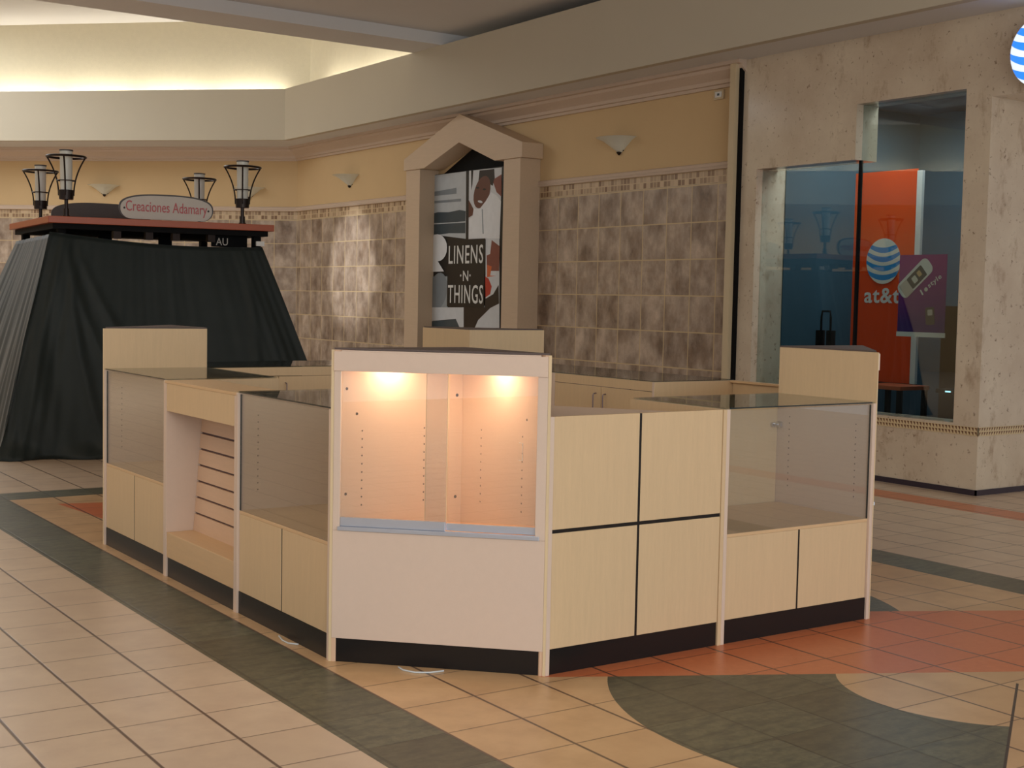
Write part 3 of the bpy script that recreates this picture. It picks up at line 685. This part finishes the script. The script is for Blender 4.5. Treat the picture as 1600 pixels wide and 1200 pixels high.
# ------------------------------------------------------------------ things in the phone shop
bn = thing('banner', 'tall orange banner with striped globe and at&t lettering inside the shop', 'banner', (7.6, 4.26, .0))
MB().box(0, .02, -.39, .335, .79, 2.78).build('banner_sheet', M['orange'], bn)
MB().box(-.002, .03, -.455, -.395, .79, 2.76).build('side_pole', M['white'], bn)
MB().box(-.02, .04, -.455, .335, .74, .788).build('base_bar', M['blackmatte'], bn)
MB().tube([(.01, -.3, .74), (.01, -.3, .02)], .012).build('leg', M['blackmatte'], bn); MB().tube([(.01, .3, .74), (.01, .3, .02)], .012).build('leg', M['blackmatte'], bn)
g = MB().cyl((-.02, 0, 0), 1, .01, 48, axis='x').build('globe_emblem', M['globe'], bn); g.location = (-.004, -.042, 1.932); g.scale = (.2, .203, .215)
text('lettering', 'at&t', M['white'], bn, (-.003, .175, 1.535), (0, -1, 0), (0, 0, 1), .42, .145, .003, .02)
pu = thing('hanging_poster', 'purple phone poster with white lower edge hung behind the glass', 'poster', (6.85, 3.17, 1.26))
MB().add([(0, .245, .03), (0, -.245, .03), (0, -.245, .69), (0, .245, .69), (.006, .245, .03), (.006, -.245, .03), (.006, -.245, .69), (.006, .245, .69)], [(0, 1, 2, 3), (7, 6, 5, 4), (0, 4, 5, 1), (1, 5, 6, 2), (2, 6, 7, 3), (3, 7, 4, 0)]).build('print', M['purple'], pu)
MB().box(-.004, .008, -.25, .25, -.01, .03).build('lower_rail', M['white'], pu)
def rrect(cx, cz, w_, h_, r, ang, x, dx):
    pts = []
    for sx, sz, a0 in ((1, 1, 0), (-1, 1, 90), (-1, -1, 180), (1, -1, 270)):
        for k in range(5):
            a = math.radians(a0+22.5*k); px = sx*(w_/2-r)+r*math.cos(a); pz = sz*(h_/2-r)+r*math.sin(a)
            pts.append((cx-(px*math.cos(ang)-pz*math.sin(ang)), cz+px*math.sin(ang)+pz*math.cos(ang)))
    return yz(pts, x, x+dx)
rrect(.075, .49, .40, .15, .05, .72, -.003, .002).build('phone_picture', M['white'], pu)
rrect(.16, .40, .10, .13, .01, .72, -.0038, .0015).build('phone_keys', M['signgrey'], pu)
rrect(.055, .50, .19, .11, .01, .72, -.0046, .002).build('phone_screen', M['p_slate'], pu)
rrect(.075, .48, .05, .06, .01, .72, -.0052, .001).build('phone_picture_patch', M['frost'], pu)
rrect(.03, .53, .04, .05, .01, .72, -.0052, .001).build('phone_picture_patch', M['yellow'], pu)
rr, uu = Vector((0, -math.cos(.62), math.sin(.62))), Vector((0, math.sin(.62), math.cos(.62)))
text('lettering', 'I', M['white'], pu, (-.003, -.01, .345), rr, uu, .014, .05, .002)
text('lettering', 'style', M['white'], pu, (-.003, -.085, .395), rr, uu, .155, .055, .002, .01)
rrect(-.045, .395, .035, .035, .016, .6, -.003, .002).build('heart_picture', M['frost'], pu)
rrect(-.095, .17, .09, .15, .02, .1, -.003, .002).build('small_phone_picture', M['signdark'], pu)
rrect(-.095, .20, .05, .05, .01, .1, -.004, .001).build('small_phone_screen', M['signgrey'], pu)
ht_ = thing('hand_truck', 'black upright hand truck with a loop handle inside the shop window', 'hand truck', (7.4, 4.73, .021))
MB().tube([(0, .06, .15), (0, .06, 1.36), (0, .05, 1.425), (0, -.05, 1.425), (0, -.06, 1.36), (0, -.06, .15)], .011, 8).build('handle', M['blackmatte'], ht_, smooth=True)
MB().box(-.03, .03, -.10, -.035, .3, 1.24).box(-.03, .03, .035, .10, .3, 1.24).build('rail', M['blackmatte'], ht_)
MB().box(-.22, .03, -.2, .2, .02, .05).build('toe_plate', M['blackmatte'], ht_)
for yy in (-.18, .14): MB().cyl((.05, yy, .12), .12, -.04, 20, axis='y').build('wheel', M['blackmatte'], ht_)
tb = thing('side_table', 'small dark table with a red-brown top under the orange banner', 'table', (7.25, 3.72, .021))
MB().box(-.2, .2, -.2, .28, .74, .775).build('table_top', M['redwood'], tb, .003)
for sx in (-.17, .17):
    for sy in (-.17, .24): MB().box(sx-.02, sx+.02, sy-.02, sy+.02, 0, .739).build('leg', M['blackmatte'], tb)
cb_ = thing('shop_cabinet', 'tall black cabinet at the right side of the shop window', 'cabinet', (8.4, 3.86, .021))
MB().box(-.2, .3, -1.2, .14, 0, 1.5).build('cabinet_body', M['blackmatte'], cb_, .005)
MB().box(-.215, -.2, -1.1, -.2, .1, 1.4).build('cabinet_door', M['black'], cb_)
dv = thing('desk_phone', 'small black device with tiny lit keys at the right of the shop window', 'device', (7.9, 3.60, .73))
MB().box(-.08, .08, -.14, .14, -.02, .02).build('device_body', M['blackmatte'], dv, .005)
MB().box(-.083, -.0805, -.03, .03, -.007, .007).build('key_light', emit('pale blue key light', (.5, .9, 1), 1.5), dv)
MB().box(-.05, .05, -.04, .04, -.70, -.021).build('stand', M['blackmatte'], dv)
# round lit sign hung on the header of the shop entrance
sg = thing('round_sign', 'backlit blue and white striped globe sign above the shop entrance', 'sign', (6.5, 1.88, 3.44))
g = MB().lathe([(0, -.30), (.5, -.26), (.80, -.17), (.95, -.08), (1, 0), (.98, .06), (0, .07)], (0, 0, 0), 48).xf(Matrix.Rotation(PI/2, 4, 'Y')).build('globe_lens', M['globe_lit'], sg, smooth=True)
g.scale = (.27, .27, .27)
MB().cyl((.02, 0, 0), .275, .03, 48, axis='x').build('sign_can', M['alu'], sg)
MB().box(.05, .1395, -.04, .04, -.04, .04).build('bracket', M['alu'], sg)

# ------------------------------------------------------------------ the covered cart
def lerp(a, b, k): return a+(b-a)*k
K0, K1, K2 = Vector((.905, 8.07)), Vector((2.95, 7.73)), Vector((1.04, 9.99)); K3 = K1+(K2-K0)
ZR = 2.11
ct = thing('covered_cart', 'market cart under a black-green cloth with a cherry red top board', 'cart', (2.0, 8.9, 0))
def cc(mb): return mb.xf(Matrix.Translation((-2.0, -8.9, 0)))
# roof board with clipped front left corner
ed = (K1-K0).normalized(); el = (K2-K0).normalized()
roof = [K0, K1, K3, K2]
cc(MB().prism([tuple(p) for p in roof], ZR, ZR+.062)).build('top_board', M['redwood'], ct, .004)
ins = lambda p, q: tuple(p+(q-p)*.045)
cen = (K0+K3)/2
cc(MB().prism([ins(p, cen) for p in roof], ZR-.05, ZR-.0005)).build('under_frame', M['blackmatte'], ct)
for i, p in enumerate([K0, K1, K3, K2]):
    q = p+(cen-p)*.13
    cc(MB().box(q.x-.035, q.x+.035, q.y-.035, q.y+.035, 0, ZR-.0505)).build('post', M['blackmatte'], ct)
for k in (.30, .44, .56, .72):
    q = K0+(K1-K0)*k+el*.10
    cc(MB().box(q.x-.035, q.x+.035, q.y-.02, q.y+.04, ZR-.12, ZR-.0505)).build('lamp_head', M['bronze'], ct)
q = K0+(K1-K0)*.10+el*.5
for k in (.34, .62):
    q = K0+(K1-K0)*k+el*.9
    cc(MB().box(q.x-.06, q.x+.06, q.y-.03, q.y+.03, ZR-.35, ZR-.051)).build('hanging_rack', M['blackmatte'], ct)
q = K0+(K1-K0)*.74+el*.14
sb = cc(MB().box(q.x-.02, q.x+.34, q.y, q.y+.02, ZR-.16, ZR-.051)).build('inner_sign', M['blackmatte'], ct)
text('lettering', 'AU', M['signgrey'], sb, (q.x+.02-2.0, q.y-.003-8.9, ZR-.145), (1, 0, 0), (0, 0, 1), .12, .07, .002)
q = K0+(K1-K0)*.93+el*.02
cc(MB().box(q.x-.03, q.x+.05, q.y-.02, q.y, ZR-.145, ZR-.10)).build('paper_tag', M['white'], ct)

# cloth: loft from a top loop below the board to a wide irregular hem on the floor
def loop(pts, n):
    P = [Vector(p) for p in pts]; L = [(P[(i+1) % len(P)]-P[i]).length for i in range(len(P))]; T = sum(L); out = []
    for k in range(n):
        s = T*k/n; i = 0
        while s > L[i]: s -= L[i]; i += 1
        out.append(P[i]+(P[(i+1) % len(P)]-P[i])*(s/L[i]))
    return out
def prop(pts, cnt):   # same number of samples on every side so that corners match between loops
    P = [Vector(p) for p in pts]; out = []
    for i in range(len(P)):
        for k in range(cnt[i]): out.append(P[i]+(P[(i+1) % len(P)]-P[i])*(k/cnt[i]))
    return out
cnt = [150, 120, 120, 110]
zt = ZR-.06
top = prop([(K0.x+.04, K0.y+.07), (K1.x-.10, K1.y+.07), (K3.x-.08, K3.y-.06), (K2.x+.05, K2.y-.06)], cnt)
midl = prop([(.62, 7.90), (3.10, 7.35), (3.15, 9.9), (.72, 10.25)], cnt)
hem = prop([(.42, 7.88), (3.42, 7.15), (3.5, 10.2), (.38, 10.5)], cnt)
n = len(top); rows = 46; verts = []; faces = []
rnd = random.Random(3)
ph = [rnd.uniform(0, 6.28) for _ in range(8)]
for j in range(rows+1):
    v = j/rows
    for i in range(n):
        a, b, c = top[i], midl[i], hem[i]
        p = a*(1-v)**2+b*2*v*(1-v)*1.0+c*v*v
        u = 2*math.pi*i/n
        s = i/cnt[0] if i < cnt[0] else 0
        sag = (.02+.075*min(1, max(0, s))**1.3+.05*math.sin(math.pi*s)) if i < cnt[0] else .09-.05*(i-cnt[0])/(n-cnt[0])
        z = (zt-sag)*(1-v)
        t0, t1 = (top[(i+1) % n]-top[i-1]).normalized(), (hem[(i+1) % n]-hem[i-1]).normalized()
        d = (t0*(1-v)+t1*v).normalized(); nr = Vector((d.y, -d.x))
        amp = .7 if i >= cnt[0] else .18+.9*math.exp(-((s-.02)/.12)**2)+.6*math.exp(-((s-.95)/.10)**2)
        fold = (.012*math.sin(37*u+ph[0]+2.2*math.sin(5*u+v*2))+.014*math.sin(17*u+ph[1]+v*2.6+math.sin(9*u))+.006*math.sin(83*u+ph[2]+3*math.sin(7*u)))*(.5+.5*v)*amp
        if i < cnt[0]:
            for c0, c1, a_ in ((.06, .45, .022), (.08, .30, .02), (.10, .62, .018), (.9, .75, .015), (.55, .5, .006)):
                fold += a_*math.exp(-((s-(c0+(c1-c0)*v))/.018)**2)*min(1, 4*v)
        # wide folds radiating from the near left top corner
        w = math.exp(-((s-.08)/.10)**2) if i < cnt[0] else 0
        fold += .03*w*math.sin(34*(s-.35*v)+1.0)*(.3+.7*v)
        fold += -.12*math.exp(-((s-.55)/.25)**2)*v*(1-v)*2 if i < cnt[0] else 0
        if v > .93: fold += .05*(v-.93)/.07*(1+math.sin(17*u))
        q = p+nr*fold
        verts.append((q.x-2.0, q.y-8.9, max(z, .004)+(.012*math.sin(19*u) if j == rows else 0)*0))
for j in range(rows):
    for i in range(n):
        k = (i+1) % n; faces.append((j*n+i, j*n+k, (j+1)*n+k, (j+1)*n+i))
dc = MB().add(verts, faces).build('dust_cover', M['cloth'], ct, smooth=True)
sd = dc.modifiers.new('solid', 'SOLIDIFY'); sd.thickness = .004; sd.offset = 0

# oval signs on the board
def oval(w, h):
    pts = []
    for k in range(33):
        a = math.pi*(1-k/32); pts.append((w/2*math.copysign(abs(math.cos(a))**.75, math.cos(a)), h*.42+h*.58*math.sin(a)**.7))
    r = h*.42
    for k in range(1, 9):
        a = -math.pi/2*k/8; pts.append((w/2-.10+.10*math.cos(a), r+r*math.sin(a)*.999))
    for k in range(0, 8):
        a = -math.pi/2-math.pi/2*k/8; pts.append((-w/2+.10+.10*math.cos(a), r+r*math.sin(a)*.999))
    return pts
def signboard(label, c, ang, w, h, face, rim, txt):
    t = thing('oval_sign', label, 'sign', (c[0], c[1], ZR+.0635), ang)
    P = oval(w, h); n = len(P)
    def sl(scale, y0, y1, m, nm, par):
        mb = MB(); Q = [(x*scale[0], .006+(z-.0)*scale[1]) for x, z in P]
        mb.add([(x, y0, z) for x, z in Q]+[(x, y1, z) for x, z in Q], [tuple(range(n)), tuple(range(n, 2*n))[::-1]]+[(i, (i+1) % n, n+(i+1) % n, n+i) for i in range(n)])
        return mb.build(nm, m, par)
    b = sl((1, 1), -.012, .012, rim, 'sign_body', t)
    if txt:
        sl((.97, .94), -.016, -.0125, face, 'sign_face', t)
        text('lettering', txt, M['signred'], t, (-w/2*.86, -.019, h*.20), (1, 0, -.012), (0, 0, 1), w*.86, h*.54, .004)
        for sx in (-1, 1): MB().cyl((sx*w*.445, -.0165, h*.44), .010, .004, 12, axis='y').build('screw', M['bronze'], t)
    return t
an = math.atan2(ed.y, ed.x)
q = K0+(K1-K0)*.515+el*.07
signboard('grey oval sign with pinkish red Creaciones Adamary lettering on the cart', q, an, .87, .235, M['signgrey'], M['signdark'], 'Creaciones Adamary')
q = K0+(K1-K0)*.43+el*1.85
signboard('plain dark grey back of an oval sign at the rear of the cart top', q, an, 1.0, .24, M['signdark'], M['signdark'], None)

# torch lamps
def torch(label, loc):
    t = thing('torch_lamp', label, 'lamp', loc, .15, 'flared torch lamps on the cart')
    MB().cyl((0, 0, 0), .034, .012).cyl((0, 0, .0125), .026, .06).cyl((0, 0, .0726), .017, .10).build('pole', M['bronze'], t, smooth=True)
    MB().cyl((0, 0, .155), .062, .085, 24, .068).build('collar', M['bronze'], t, smooth=True)
    MB().cyl((0, 0, .2405), .052, .35, 24, .056).build('frosted_glass', M['frost'], t, smooth=True)
    MB().cyl((0, 0, .591), .060, .012, 24).build('glass_cap', M['signdark'], t, smooth=True)
    for k in range(4):
        a = k*PI/2-.55; pts = []
        for j in range(11):
            v = j/10; r = .066+.104*v**2.1; pts.append((r*math.cos(a), r*math.sin(a), .19+.35*v))
        MB().tube(pts, .0075, 6).build('rib', M['bronze'], t, smooth=True)
    cr = [(math.cos(2*PI*i/36), math.sin(2*PI*i/36)) for i in range(36)]
    MB().tube([(.170*x, .170*y, .54) for x, y in cr], .0105, 8, True).build('top_ring', M['bronze'], t, smooth=True)
    MB().tube([(.080*x, .080*y, .325) for x, y in cr], .005, 6, True).build('lower_ring', M['bronze'], t, smooth=True)
    return t
z = ZR+.0625
for k, d, lab in ((.083, .08, 'flared lamp at the near left corner of the cart top, tallest of the four'), (.862, .08, 'flared lamp at the near right end of the cart top, right of the oval sign'),
                  (.135, 1.80, 'flared lamp at the rear left corner of the cart top, outermost left'), (.90, 1.70, 'flared lamp rising from behind the oval sign')):
    q = K0+(K1-K0)*k+el*d; torch(lab, (q.x, q.y, z))

# palm in a pot behind the cart, mostly out of frame
pl = thing('potted_palm', 'green palm fronds showing at the left edge behind the covered cart', 'plant', (.35, 12.0, 0))
MB().lathe([(0, .001), (.2, .001), (.27, .5), (.25, .5), (.22, .42), (0, .42)], n=24).build('pot', M['bronze'], pl, smooth=True)
leaf = plain('palm leaf green', lin(72, 100, 40), .5, .4, var=.3, scale=5)
stem_mb = MB(); stem_mb.tube([(0, 0, .42), (.02, 0, .9), (0, .02, 1.35)], .03); stem_mb.build('trunk', M['bronze'], pl, smooth=True)
r = random.Random(5)
for f in range(16):
    a = f*2*PI/16+r.uniform(-.15, .15); reach = r.uniform(.55, .8); lift = r.uniform(.25, .75); mb = MB(); pts = []
    for j in range(13):
        v = j/12; pts.append(Vector((math.cos(a)*reach*v, math.sin(a)*reach*v, 1.3+lift*math.sin(v*2.1))))
    mb.tube(pts, .006, 5)
    sidev = Vector((-math.sin(a), math.cos(a), 0))
    for j in range(2, 13):
        for sgn in (-1, 1):
            p = pts[j]; d = (pts[j]-pts[j-1]).normalized(); l = .26*(1-.5*abs(j/12-.5)); tip = p+sidev*sgn*l*.8+d*l*.6+Vector((0, 0, -.06))
            wv = d*.014; mb.add([p-wv, p+wv, (p+tip)/2+wv*1.1+Vector((0, 0, .02)), tip, (p+tip)/2-wv*1.1+Vector((0, 0, .02))], [(0, 1, 2, 3, 4)])
    mb.build('frond', leaf, pl)
